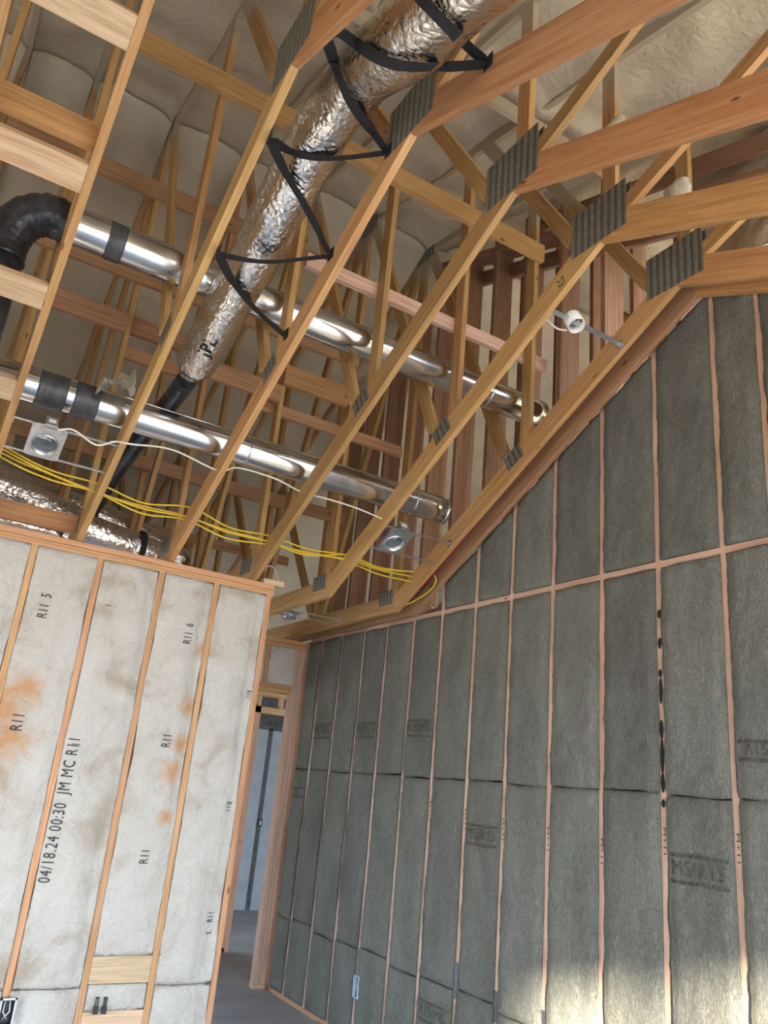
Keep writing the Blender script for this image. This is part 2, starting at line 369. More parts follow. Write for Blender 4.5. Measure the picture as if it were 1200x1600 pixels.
# ------------------------------------------------------------------ setting: floor, roof, walls
b = bmesh.new(); prism(b, [(-4.6, -3.3), (8.0, -3.3), (8.0, 13.0), (-4.6, 13.0)], 'z', -0.12, 0.0)
fl = link('floor', b, CONC); fl['kind'] = 'structure'
def foam_sheet(name, xa, xb, ya, yb, zf, nx, ny, mt, lump=0.05, ridges=(), laterals=(), seed=0):
    bm = bmesh.new(); V = []
    for j in range(ny + 1):
        y = ya + (yb - ya) * j / ny; row = []
        for i in range(nx + 1):
            x = xa + (xb - xa) * i / nx
            z = zf(y)
            z -= lump * (noise.noise(Vector((x * 1.7, y * 1.7, seed))) + 0.5 * noise.noise(Vector((x * 4.3, y * 4.3, seed + 5))) + 0.22 * noise.noise(Vector((x * 11, y * 11, seed + 9))))
            for rx in ridges:
                d = abs(x - rx - 0.019)
                z -= 0.075 * math.exp(-(d / 0.06) ** 2) * (0.75 + 0.5 * noise.noise(Vector((rx * 9, y * 2.1, 3))))
            for ly in laterals:
                z -= 0.06 * math.exp(-((y - ly) / 0.09) ** 2)
            row.append(bm.verts.new((x, y, z)))
        V.append(row)
    for j in range(ny):
        for i in range(nx):
            f = bm.faces.new([V[j][i], V[j + 1][i], V[j + 1][i + 1], V[j][i + 1]]); f.smooth = True
    top = [bm.verts.new((x, y, zf(y) + 0.3)) for x, y in ((xa, ya), (xb, ya), (xb, yb), (xa, yb))]
    bm.faces.new(top)
    edges = [([V[0][i] for i in range(nx + 1)], top[0], top[1]), ([V[ny][i] for i in range(nx, -1, -1)], top[2], top[3]),
             ([V[j][nx] for j in range(ny + 1)], top[1], top[2]), ([V[j][0] for j in range(ny, -1, -1)], top[3], top[0])]
    for vs, a, c in edges: bm.faces.new(vs + [c, a])
    o = link(name, bm, mt, None, True)
    return o
o = foam_sheet('ceiling', -4.4, 3.42, -3.0, 5.2, lambda y: zt(y) + 0.10, 150, 160, FOAM, 0.05, TX[:7], (3.05, 0.9)); o['kind'] = 'structure'
o = foam_sheet('ceiling', -4.4, 3.42, 5.2, 11.6, lambda y: zt(y) + 0.10, 130, 120, FOAM, 0.05, TX[:7], (8.6,), 4); o['kind'] = 'structure'
o = foam_sheet('ceiling', 3.42, 6.4, 0.6, 5.2, lambda y: zt(y) + 0.22, 50, 70, FOAM, 0.05, (), (), 8); o['kind'] = 'structure'
o = foam_sheet('ceiling', 3.42, 6.4, 5.2, 11.6, lambda y: zt(y) + 0.24, 50, 70, FOAM, 0.05, (), (), 9); o['kind'] = 'structure'
# foamed sheathing of the next room, seen between the attic studs
def foam_wall(name, x, ya, yb, za, zb_, mt, seed):
    bm = bmesh.new(); ny, nz = 110, 70; V = []
    for j in range(nz + 1):
        row = []
        for i in range(ny + 1):
            y = ya + (yb - ya) * i / ny; z = za + (zb_ - za) * j / nz
            xx = x - 0.06 * noise.noise(Vector((y * 2.3, z * 2.3, seed))) - 0.02 * noise.noise(Vector((y * 9, z * 9, seed)))
            row.append(bm.verts.new((xx, y, z)))
        V.append(row)
    for j in range(nz):
        for i in range(ny):
            f = bm.faces.new([V[j][i], V[j][i + 1], V[j + 1][i + 1], V[j + 1][i]]); f.smooth = True
    bk = [bm.verts.new((x + 0.2, y, z)) for y, z in ((ya, za), (yb, za), (yb, zb_), (ya, zb_))]
    bm.faces.new(bk[::-1])
    for vs, a, c in (([V[0][i] for i in range(ny + 1)], bk[0], bk[1]), ([V[nz][i] for i in range(ny, -1, -1)], bk[2], bk[3]),
                     ([V[j][ny] for j in range(nz + 1)], bk[1], bk[2]), ([V[j][0] for j in range(nz, -1, -1)], bk[3], bk[0])):
        bm.faces.new(vs + [c, a])
    return link(name, bm, mt, None, True)
o = foam_wall('wall_gable', 3.86, 0.6, 2.95, 5.05, 5.9, FOAM, 6); o['kind'] = 'structure'
o = foam_wall('wall_far_side', 6.2, -0.5, 11.4, 0.0, 6.6, FOAM2, 2); o['kind'] = 'structure'
# unseen wall behind the camera: posts and beams, openings shaped to aim the light
wb = struct('wall_back', (0, -3.1, 0))
bm = bmesh.new(); bar(bm, -4.6, 3.6, -3.2, -3.04, 0, 0.12); bar(bm, -4.6, .75, -3.2, -3.04, 3.05, 4.9); bar(bm, .75, 3.6, -3.2, -3.04, 4.1, 4.9)
link('sheathing', bm, PLY, wb)
def win_x(yw, k=(3.0 / 4.7)): return W - k * (yw + 3.1)
opens = [(win_x(3.92), win_x(2.95)), (win_x(2.88), 3.38)]
HEADZ = 0.92 + (1.25 / 4.7) * (3.2 + 3.1)
xs = [-4.6]
for a, c in opens: xs += [a, c]
xs += [3.6]
bm = bmesh.new()
for i in range(0, len(xs) - 1, 2): bar(bm, xs[i], xs[i + 1], -3.2, -3.04, 0.12, 3.05)
bar(bm, opens[0][0], .75, -3.2, -3.04, HEADZ, 3.05); bar(bm, 3.38, 3.6, -3.2, -3.04, 0, 4.2)
link('pier', bm, PLY, wb)
wo = struct('wall_outer', (-4.7, 0, 0))  # unseen left wall, its opening sized to let sky light in
bm = bmesh.new(); bar(bm, -4.76, -4.62, -3.2, 11.6, 3.0, 6.4); bar(bm, -4.76, -4.62, 1.6, 11.6, 0, 3.0); bar(bm, -4.76, -4.62, -3.2, 1.6, 0, .15)
for y in (-3.2, -.8): bar(bm, -4.76, -4.62, y, y + .14, .15, 3.0)
link('sheathing', bm, PLY, wo)
# ------------------------------------------------------------------ right wall: studs, plates, blocking
wr = struct('wall_right', (W, 0, 0))
SY = [6.84, 6.45, 6.05, 5.67, 5.27, 4.89, 4.48, 4.09, 3.69, 3.275, 2.86, 2.45, 2.17, 1.77, 1.36]
DEP = 0.14
for y in SY:
    board('stud', PINK, wr, W, W + DEP, y - .019, y + .019, 0.04, zb(y) + 0.14)
    if y > 3.1: board('attic_stud', REDF, wr, W + .004, W + DEP + .04, y - .02, y + .02, zb(y) + 0.14, zt(y) + 0.06)
for y in (7.14, 7.18): board('stud', PINK, wr, W, W + DEP, y - .019, y + .019, 0.04, 3.05)
board('sole_plate', STUD, wr, W, W + DEP, 1.0, 7.2, 0.0, 0.04)
for i in range(len(SY)):
    ya = SY[i] + .019; yb = (SY[i - 1] - .019) if i else 7.12
    board('blocking', PINK, wr, W + .002, W + .09, ya, yb, 3.03, 3.068)
bm = bmesh.new(); prism(bm, [(5.3, 6.44), (1.2, 4.85), (1.2, 4.89), (5.3, 6.48)], 'x', W + .0, W + .18); link('rake_plate', bm, REDF, wr)
bm = bmesh.new(); prism(bm, [(5.2, 6.33), (1.2, 4.97 - .10), (1.2, 4.83 - .10), (5.2, 6.19)], 'x', W + .16, W + .20); link('rake_plate', bm, REDF, wr)
bm = bmesh.new(); prism(bm, [(4.2, 6.24), (1.2, 5.22), (1.2, 5.36), (4.2, 6.38)], 'x', W + .2, W + .24); link('rake_plate', bm, REDF, wr)
for y in (3.05, 3.45, 3.85, 4.25, 4.7, 5.1, 5.5, 5.9, 6.35, 6.8, 7.3): board('far_stud', REDF, wr, 3.93, 4.07, y - .019, y + .019, 0.0, zt(y) + .1)
# exterior sheathing behind the insulated part
bm = bmesh.new(); prism(bm, [(7.2, 0), (0.5, 0), (0.5, zb(.5) + .1), (PK[0], PK[1] + .1), (5.2, 3.15), (7.2, 3.15)], 'x', W + DEP + .001, W + DEP + .02); link('sheathing', bm, PLY, wr)
# ------------------------------------------------------------------ batts
ORD = ['first', 'second', 'third', 'fourth', 'fifth', 'sixth', 'seventh', 'eighth', 'ninth', 'tenth', 'eleventh', 'twelfth', 'thirteenth', 'fourteenth', 'fifteenth', 'sixteenth']
def wool_depth(y, z, ya, yb):
    e = min(y - ya, yb - y) / 0.055
    h = 0.006 + 0.016 * smoothstep(0, 1, e) + 0.012 * noise.noise(Vector((y * 3.1, z * 1.3, 7)))
    h += 0.006 * noise.noise(Vector((y * 14, z * 9, 2))) + 0.004 * noise.noise(Vector((y * 34, z * 26, 4)))
    return max(0.004, h)
def wool_batt(name, ya, yb, z0, z1top, label, seed):
    ny = max(10, int((yb - ya) / 0.014)); nz = max(6, int((z1top(0.5 * (ya + yb)) - z0) / 0.016))
    bm = bmesh.new(); V = []
    for j in range(nz + 1):
        row = []
        for i in range(ny + 1):
            s = i / ny; t = j / nz
            yy = ya + (yb - ya) * s; zz = z0 + (z1top(yy) - z0) * t
            wob = 0.010 * noise.noise(Vector((zz * 2.3, seed * 3.1, 1.0))) + 0.006 * noise.noise(Vector((zz * 9, seed * 3.1, 2.0))) + 0.004 * noise.noise(Vector((zz * 32, seed * 3.1, 2.0))) + 0.001
            wob2 = 0.012 * noise.noise(Vector((zz * 2.0, seed * 3.1 + 9, 1.0))) + 0.006 * noise.noise(Vector((zz * 8, seed * 3.1 + 9, 2.0))) + 0.004 * noise.noise(Vector((zz * 30, seed * 3.1 + 9, 2.0))) + 0.001
            yy = yy - wob * (1 - s) + wob2 * s
            fz = 0.010 * noise.noise(Vector((yy * 7, seed, z0)))
            zz2 = zz + (fz * (1 - t) if z0 > 0.1 else 0) + 0.006 * noise.noise(Vector((yy * 9, seed, 30))) * t
            h = wool_depth(yy, zz2, ya, yb)
            e = min(t, 1 - t) * nz
            if e < 2: h *= 0.45 + 0.25 * e
            row.append(bm.verts.new((W - h, yy, zz2)))
        V.append(row)
    for j in range(nz):
        for i in range(ny):
            f = bm.faces.new([V[j][i], V[j + 1][i], V[j + 1][i + 1], V[j][i + 1]]); f.smooth = True
    border = [V[0][i] for i in range(ny + 1)] + [V[j][ny] for j in range(1, nz + 1)] + [V[nz][i] for i in range(ny - 1, -1, -1)] + [V[j][0] for j in range(nz - 1, 0, -1)]
    def ring(dx):
        r = []
        for v in border:
            y = max(ya + .001, min(yb - .001, v.co.y)); z = max(z0 + .001, min(z1top(y) - .001, v.co.z))
            r.append(bm.verts.new((dx, y, z)))
        return r
    r1 = ring(W - .0012); r2 = ring(W + .09); n = len(border)
    for a, c in ((border, r1), (r1, r2)):
        for k in range(n): bm.faces.new([a[k], c[k], c[(k + 1) % n], a[(k + 1) % n]])
    bm.faces.new(r2)
    o = link(name, bm, WOOL, None)
    return tag(o, label, 'insulation', 'grey mineral wool batts in the right wall')
TOPT = lambda y: zb(y) - 0.004 if y < LOW[0] else 3.0
BATT = {}
bays = [(6.859, 7.12)] + [(SY[i + 1] + .019, SY[i] - .019) for i in range(len(SY) - 1)]
for k, (ya, yb) in enumerate(bays):
    where = ORD[k] + ' bay from the doorway corner'
    jog = 0.02 * math.sin(k * 2.1)
    BATT[k, 0] = wool_batt('mineral_wool_batt', ya, yb, 0.04, lambda y: 0.60 + jog, 'short grey mineral wool offcut by the floor, ' + where, k + .1)
    BATT[k, 1] = wool_batt('mineral_wool_batt', ya, yb, 0.604 + jog, lambda y: 1.842 + jog * .3, 'grey mineral wool batt below the middle seam, ' + where, k + .3)
    BATT[k, 2] = wool_batt('mineral_wool_batt', ya, yb, 1.848 + jog * .3, lambda y: 3.029, 'grey wool batt just under the blocking, ' + where, k + .5)
    if yb < 5.0:
        BATT[k, 3] = wool_batt('mineral_wool_batt', ya, yb, 3.07, lambda y: zb(y) + 0.03, 'grey wool batt above the blocking, ' + where, k + .7)
# stamped bands on the wool
def stamp(k, c, z, hh, txt, full=True):
    ya, yb = bays[k]; par = BATT[k, c]; mid = (ya + yb) / 2
    def band(za, zc):
        bm = bmesh.new(); n = 30; rows = []
        for i in range(n + 1):
            y = ya + .02 + (yb - ya - .04) * i / n
            wv = 0.006 * noise.noise(Vector((y * 9, z, 0)))
            rows.append([bm.verts.new((W - wool_depth(y, q, ya, yb) - .0055, y, q + wv)) for q in (za, zc)])
        for i in range(n): bm.faces.new([rows[i][0], rows[i][1], rows[i + 1][1], rows[i + 1][0]])
        return bm
    link('stamp_line', band(z + hh / 2 - .012, z + hh / 2 + .004), STAMP, par)
    link('stamp_line', band(z - hh / 2 - .004, z - hh / 2 + .012), STAMP, par)
    text_mesh('stamp_text', txt, hh * 0.78, lambda x, y: Vector((W - wool_depth(mid - x, z + y, ya, yb) - .006, mid - x, z + y)), STAMP, par, 1.05, 0.0)
stamp(1, 2, 2.18, 0.12, 'MS|R15'); stamp(3, 2, 2.18, 0.12, 'MS|R15'); stamp(5, 2, 2.19, 0.12, 'R15|MS')
stamp(7, 1, 1.52, 0.12, 'MS|R15'); stamp(11, 1, 1.51, 0.125, 'MS|R15'); stamp(12, 2, 2.06, 0.09, 'R15'); stamp(6, 0, 0.43, 0.11, 'R15|MS'); stamp(0, 1, 1.64, 0.08, 'MS')
# pencilled words on studs
for y, z in ((5.27, 1.66), (4.89, 1.62), (4.48, 1.60), (4.09, 1.57), (3.69, 1.55), (3.275, 1.53), (2.86, 1.62), (2.45, 1.63)):
    text_mesh('pencil_mark', 'M+11', 0.055, lambda a, c, y=y, z=z: Vector((W - .0012, y - c * 0.45, z - a)), INK, wr, 1.1)
# black blotches down one stud
bm = bmesh.new()
for (z, h) in ((2.77, .025), (2.61, .03), (2.45, .022), (2.36, .07), (2.16, .05), (2.03, .09), (1.90, .05), (1.80, .02)):
    n = 14; vs = [bm.verts.new((W - .0016, 2.862 + (0.013 + .003 * noise.noise(Vector((k, z, 0)))) * math.cos(2 * PI * k / n), z + h * math.sin(2 * PI * k / n))) for k in range(n)]
    bm.faces.new(vs)
link('black_blotch', bm, SCORCH, wr)
# nail plates and boxes
def smallplate(y, z0, z1, lab):
    o = board('nail_plate', PLATE_DARK, None, W - .004, W - .0005, y - .02, y + .02, z0, z1); return tag(o, lab, 'nail plate', 'steel nail plates low on the studs')
smallplate(4.48, .56, .76, 'dark steel nail plate low on the stud, topmost of the three')
smallplate(4.09, .53, .69, 'dark steel nail plate on the stud left of the sun patch')
smallplate(3.69, .60, .69, 'small dark steel nail plate at the edge of the sun patch')
t = thing('outlet_box', 'pale blue outlet box low on the right wall stud', 'electrical box', (W, 5.62, .37))
bm = bmesh.new()
for q in ((5.585, 5.59, .30, .44), (5.65, 5.655, .30, .44), (5.59, 5.65, .30, .305), (5.59, 5.65, .435, .44)): bar(bm, W - .035, W + .02, q[0], q[1], q[2], q[3])
bar(bm, W + .02, W + .024, 5.585, 5.655, .30, .44); link('shell', bm, BLUEBOX, t)
bm = bmesh.new(); tube(bm, [(W - .01, 5.62, .31), (W - .025, 5.615, .37), (W - .01, 5.62, .42)], .006, 6); link('wire', bm, WHT, t)
# ------------------------------------------------------------------ white insulated wall (front face y = YW)
wl = struct('wall_left', (0, YW, 0))
WX = [-1.07, -0.665, -0.26, 0.145, 0.555, 0.955, 1.36, 1.745, 2.137]
for x in WX: board('stud', STUD, wl, x - .019, x + .019, YW, YW + .09, 0.04, 2.965)
board('sole_plate', STUD, wl, -4.4, 2.17, YW, YW + .09, 0, .04)
board('top_plate', STUD, wl, -4.4, 2.17, YW, YW + .09, 2.965, 3.003)
board('top_plate', STUD, wl, -4.4, 2.17, YW, YW + .09, 3.006, 3.044)
board('scrap_block', PALE, wl, 2.09, 2.25, YW + .02, YW + .07, 3.046, 3.085)
board('blocking', PALE, wl, 1.38, 1.725, YW - .002, YW + .036, 0.545, 0.685)
board('blocking', PALE, wl, 1.38, 1.725, YW - .002, YW + .036, 0.265, 0.405)
def fib_depth(x, z, xa, xb):
    e = min(x - xa, xb - x) / 0.10
    h = 0.004 + 0.022 * smoothstep(0, 1, e) + 0.030 * noise.noise(Vector((x * 6.0, z * 1.3, 3))) + 0.007 * noise.noise(Vector((x * 13, z * 6, 8)))
    return max(.003, h)
def fib_batt(xa, xb, z0, z1, label, seed):
    nx = 34; nz = max(8, int((z1 - z0) / .02)); bm = bmesh.new(); V = []
    for j in range(nz + 1):
        row = []
        for i in range(nx + 1):
            s = i / nx; z = z0 + (z1 - z0) * j / nz
            x = xa + (xb - xa) * s
            wl_ = 0.012 * noise.noise(Vector((z * 2.5, seed, 0))) + .004 * noise.noise(Vector((z * 11, seed, 0))) - .003
            wr_ = 0.012 * noise.noise(Vector((z * 2.5, seed + 7, 0))) + .004 * noise.noise(Vector((z * 11, seed + 7, 0))) - .003
            x = x - wl_ * (1 - s) + wr_ * s
            h = fib_depth(x, z, xa, xb); e = min(j, nz - j)
            if e < 2: h *= .4 + .3 * e
            row.append(bm.verts.new((x, YW - h, z)))
        V.append(row)
    for j in range(nz):
        for i in range(nx):
            f = bm.faces.new([V[j][i], V[j][i + 1], V[j + 1][i + 1], V[j + 1][i]]); f.smooth = True
    border = [V[0][i] for i in range(nx + 1)] + [V[j][nx] for j in range(1, nz + 1)] + [V[nz][i] for i in range(nx - 1, -1, -1)] + [V[j][0] for j in range(nz - 1, 0, -1)]
    def ring(dy): return [bm.verts.new((max(xa + .001, min(xb - .001, v.co.x)), dy, max(z0 + .001, min(z1 - .001, v.co.z)))) for v in border]
    r1 = ring(YW - .0012); r2 = ring(YW + .07); n = len(border)
    for a, c in ((border, r1), (r1, r2)):
        for k in range(n): bm.faces.new([a[k], a[(k + 1) % n], c[(k + 1) % n], c[k]])
    bm.faces.new(r2[::-1])
    return tag(link('fibreglass_batt', bm, FIBRE), label, 'insulation', 'white fibreglass batts in the left wall')
FB = {}
names = ['leftmost', 'second', 'third', 'fourth', 'fifth', 'sixth', 'seventh', 'eighth']
fl_ = {3: 'at the left edge of the view with a large brown stain', 4: 'with the long date line printed up it', 5: 'above the two pale wooden blocks', 6: 'beside the doorway end of the wall'}
labs = {2: 'white fibreglass batt out at the far left of the wall', 3: 'white fibreglass batt with a large rusty brown stain at the left edge',
        4: 'white fibreglass batt with the long date line printed up it', 5: 'white fibreglass batt above the two pale wooden blocks',
        6: 'white fibreglass batt nearest the doorway, at the end of the wall'}
bw = [(WX[i] + .019, WX[i + 1] - .019) for i in range(len(WX) - 1)]
bl = ['white fibreglass batt furthest left of all, outside the view', 'white fibreglass batt next to the furthest left one',
      'white fibreglass batt left of the stained one', 'white fibreglass batt marked R11 at the left edge with rusty brown stain',
      'white fibreglass batt marked R11 5 with the long date line printed up it', 'white fibreglass batt above the upper pale wooden block',
      'white fibreglass batt marked R11 6 above the blocks, stained along its right edge', 'white fibreglass batt at the doorway end of the wall']
# columns: 0.145-0.555 | 0.555-0.955 | 0.955-1.36 | 1.36-1.745 | 1.745-2.15
bl[3] = 'white fibreglass batt at the left edge with a large rusty brown stain'
bl[4] = 'white fibreglass batt marked R11 5 and R11, left of the date line'
bl[5] = 'white fibreglass batt with the long date line printed up it'
bl[6] = 'white fibreglass batt marked R11 6 above the two pale blocks'
bl[7] = 'white fibreglass batt at the doorway end of the wall'
for k, (xa, xb) in enumerate(bw):
    if k == 6:
        FB[6] = fib_batt(xa, xb, .688, 2.962, bl[6], 6)
        fib_batt(xa, xb, .408, .542, 'small piece of white batt between the two pale wooden blocks', 16)
        fib_batt(xa, xb, .04, .262, 'small piece of white batt under the lower pale wooden block', 26)
    else:
        FB[k] = fib_batt(xa, xb, .53, 2.962, bl[k], k); fib_batt(xa, xb, .04, .526, bl[k].replace('white fibreglass batt', 'short piece under the batt', 1), k + 40)
def wtext(s, u, v, size, up=True, k=None, sp=1.0, flip=False):
    p = ony(u, v, YW)
    kk = k if k is not None else next((i for i, (a, c) in enumerate(bw) if a <= p.x <= c), None)
    if kk is None: return
    xa, xb = bw[kk]
    sg = -1 if flip else 1
    def f(a, c): x = p.x - c * sg * 1.25; z = p.z + a * sg * 0.88; return Vector((x, YW - fib_depth(x, z, xa, xb) - .007, z))
    text_mesh('printed_text', s, size, f, INK, FB[kk], sp, 0.0)
wtext('R11  5', 68, 948, .066); wtext('1', 168, 947, .05); wtext('R11  6', 292, 991, .060); wtext('R11', 27, 1128, .075)
wtext('R11', 258, 1157, .062); wtext('1', 118, 1163, .05); wtext('04/18.24 00:30  JM MC R11', 93, 1262, .072, sp=1.12); wtext('R11', 224, 1337, .062)
wtext('R11', 355, 1260, .045, flip=True); wtext('R11', 387, 1085, .04, flip=True); wtext('R11', 328, 1432, .045); wtext('2', 325, 1457, .04)
# box at the left edge and two stub ends between the blocks
t = thing('outlet_box', 'black outlet box with steel rim low on the white wall at the left', 'electrical box', (.965, YW, .43))
p = ony(8, 1578, YW)
cx, cz = p.x + 0.0, p.z
bm = bmesh.new()
for q in ((cx - .035, cx - .03, cz - .06, cz + .06), (cx + .03, cx + .035, cz - .06, cz + .06), (cx - .035, cx + .035, cz - .06, cz - .055), (cx - .035, cx + .035, cz + .055, cz + .06)): bar(bm, q[0], q[1], YW - .05, YW + .01, q[2], q[3])
bar(bm, cx - .035, cx + .035, YW - .012, YW - .008, cz - .06, cz + .06); link('shell', bm, BLACK, t)
bm = bmesh.new()
for q in ((cx - .042, cx - .032, cz - .068, cz + .068), (cx + .032, cx + .042, cz - .068, cz + .068), (cx - .042, cx + .042, cz - .068, cz - .058), (cx - .042, cx + .042, cz + .058, cz + .068)): bar(bm, q[0], q[1], YW - .054, YW - .05, q[2], q[3])
link('rim', bm, STEEL, t)
bm = bmesh.new()
for dx in (-.012, .012): tube(bm, [(cx + dx, YW - .02, cz + .05), (cx + dx * 1.4, YW - .035, cz), (cx - dx, YW - .02, cz - .04)], .004, 6)
link('wire', bm, WHT, t)
for u, lab in ((150, 'black cable stub above the lower pale block, left of the pair'), (163, 'black cable stub above the lower pale block, right of the pair')):
    p = ony(u, 1572, YW - .04); t = thing('cable_stub', lab, 'cable end', p, 'black cable stubs between the blocks')
    bm = bmesh.new(); bar(bm, p.x - .013, p.x + .013, YW - .055, YW - .035, .405, p.z); link('sleeve', bm, BLACK, t)
    bm = bmesh.new(); bar(bm, p.x - .009, p.x - .004, YW - .05, YW - .04, p.z, p.z + .045); bar(bm, p.x + .004, p.x + .009, YW - .05, YW - .04, p.z, p.z + .045); bar(bm, p.x - .009, p.x + .009, YW - .05, YW - .04, p.z + .04, p.z + .046); link('prong', bm, BLACK, t)
# ------------------------------------------------------------------ doorway wall and the hall beyond
wd_ = struct('wall_hall', (3.2, YD, 0))
for i, x in enumerate((3.335, 3.373, 3.411)): board('stud', PINK, wd_, x, x + .036, YD, YD + .09, 0.04, 2.965)
board('sole_plate', PALE, wd_, 3.33, 3.449, YD, YD + .09, 0, .04)
board('top_plate', STUD, wd_, 2.3, 3.447, YD, YD + .09, 2.965, 3.003); board('top_plate', STUD, wd_, 2.3, 3.447, YD, YD + .09, 3.006, 3.044)
board('header', STUD, wd_, 2.3, 3.334, YD, YD + .09, 2.52, 2.558)
board('header', STUD, wd_, 2.3, 3.334, YD, YD + .09, 2.56, 2.598)
board('stud', STUD, wd_, 3.02, 3.058, YD, YD + .09, 2.6, 2.963)
board('stud', STUD, wd_, 2.3, 2.34, YD, YD + .09, 0, 2.963)
xa, xb = 3.06, 3.333
bm = bmesh.new(); n = 24; V = []
for j in range(n + 1):
    V.append([bm.verts.new((xa + (xb - xa) * i / n, YD - .01 - .02 * math.sin(PI * i / n) * math.sin(PI * j / n) - .006 * noise.noise(Vector((i * .5, j * .5, 3))), 2.6 + .362 * j / n)) for i in range(n + 1)])
for j in range(n):
    for i in range(n): bm.faces.new([V[j][i], V[j][i + 1], V[j + 1][i + 1], V[j + 1][i]]).smooth = True
bk = [bm.verts.new(q) for q in ((xa, YD + .07, 2.6), (xb, YD + .07, 2.6), (xb, YD + .07, 2.962), (xa, YD + .07, 2.962))]; bm.faces.new(bk[::-1])
for vs, a, c in (([V[0][i] for i in range(n + 1)], bk[0], bk[1]), ([V[n][i] for i in range(n, -1, -1)], bk[2], bk[3]), ([V[j][n] for j in range(n + 1)], bk[1], bk[2]), ([V[j][0] for j in range(n, -1, -1)], bk[3], bk[0])): bm.faces.new(vs + [c, a])
tag(link('fibreglass_batt', bm, FIBRE), 'small white batt panel above the doorway header', 'insulation')
xa, xb = 2.345, 3.018
bm = bmesh.new(); bar(bm, xa, xb, YD + .005, YD + .07, 2.6, 2.962); tag(link('fibreglass_batt', bm, FIBRE), 'wide white batt above the doorway, mostly behind the left wall', 'insulation')
# second frame further in
wf = struct('wall_passage', (3.6, 8.65, 0))
board('jamb_stud', PINK, wf, 3.545, 3.665, 8.65, 8.74, 0, 2.5)
board('header', PALE, wf, 3.545, 4.6, 8.65, 8.74, 2.43, 2.50); board('header', PALE, wf, 3.4, 5.2, 8.65, 8.74, 2.62, 2.70)
board('cripple', PALE, wf, 3.62, 3.66, 8.66, 8.73, 2.50, 2.62); board('cripple', PALE, wf, 3.9, 3.94, 8.66, 8.73, 2.50, 2.62)
board('sole_plate', STUD, wf, 2.6, 3.62, 8.65, 8.74, 0, .04)
board('sheathing', PLY, wf, 2.2, 3.544, 8.68, 8.74, .04, 2.62)
we = struct('wall_end', (4.8, 11.2, 0))
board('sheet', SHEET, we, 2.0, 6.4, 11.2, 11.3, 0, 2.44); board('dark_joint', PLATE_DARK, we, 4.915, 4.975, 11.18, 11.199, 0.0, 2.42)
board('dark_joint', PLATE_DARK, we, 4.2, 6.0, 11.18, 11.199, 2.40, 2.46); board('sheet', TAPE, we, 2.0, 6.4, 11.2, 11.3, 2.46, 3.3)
t = thing('switch_box', 'small dark switch box on the end wall through the doorway', 'electrical box', (4.94, 11.17, 1.14))
bm = bmesh.new(); bar(bm, 4.91, 4.97, 11.13, 11.17, 1.08, 1.18); link('shell', bm, BLACK, t)
bm = bmesh.new(); bar(bm, 4.925, 4.955, 11.125, 11.13, 1.10, 1.16); link('toggle_plate', bm, STEEL, t)
# attic floor behind the white wall (drywall lid of the rooms beyond)
o = board('ceiling', PLATE_DARK, None, -4.4, 2.1, YW + 1.25, 11.4, 3.0, 3.04); o['kind'] = 'structure'
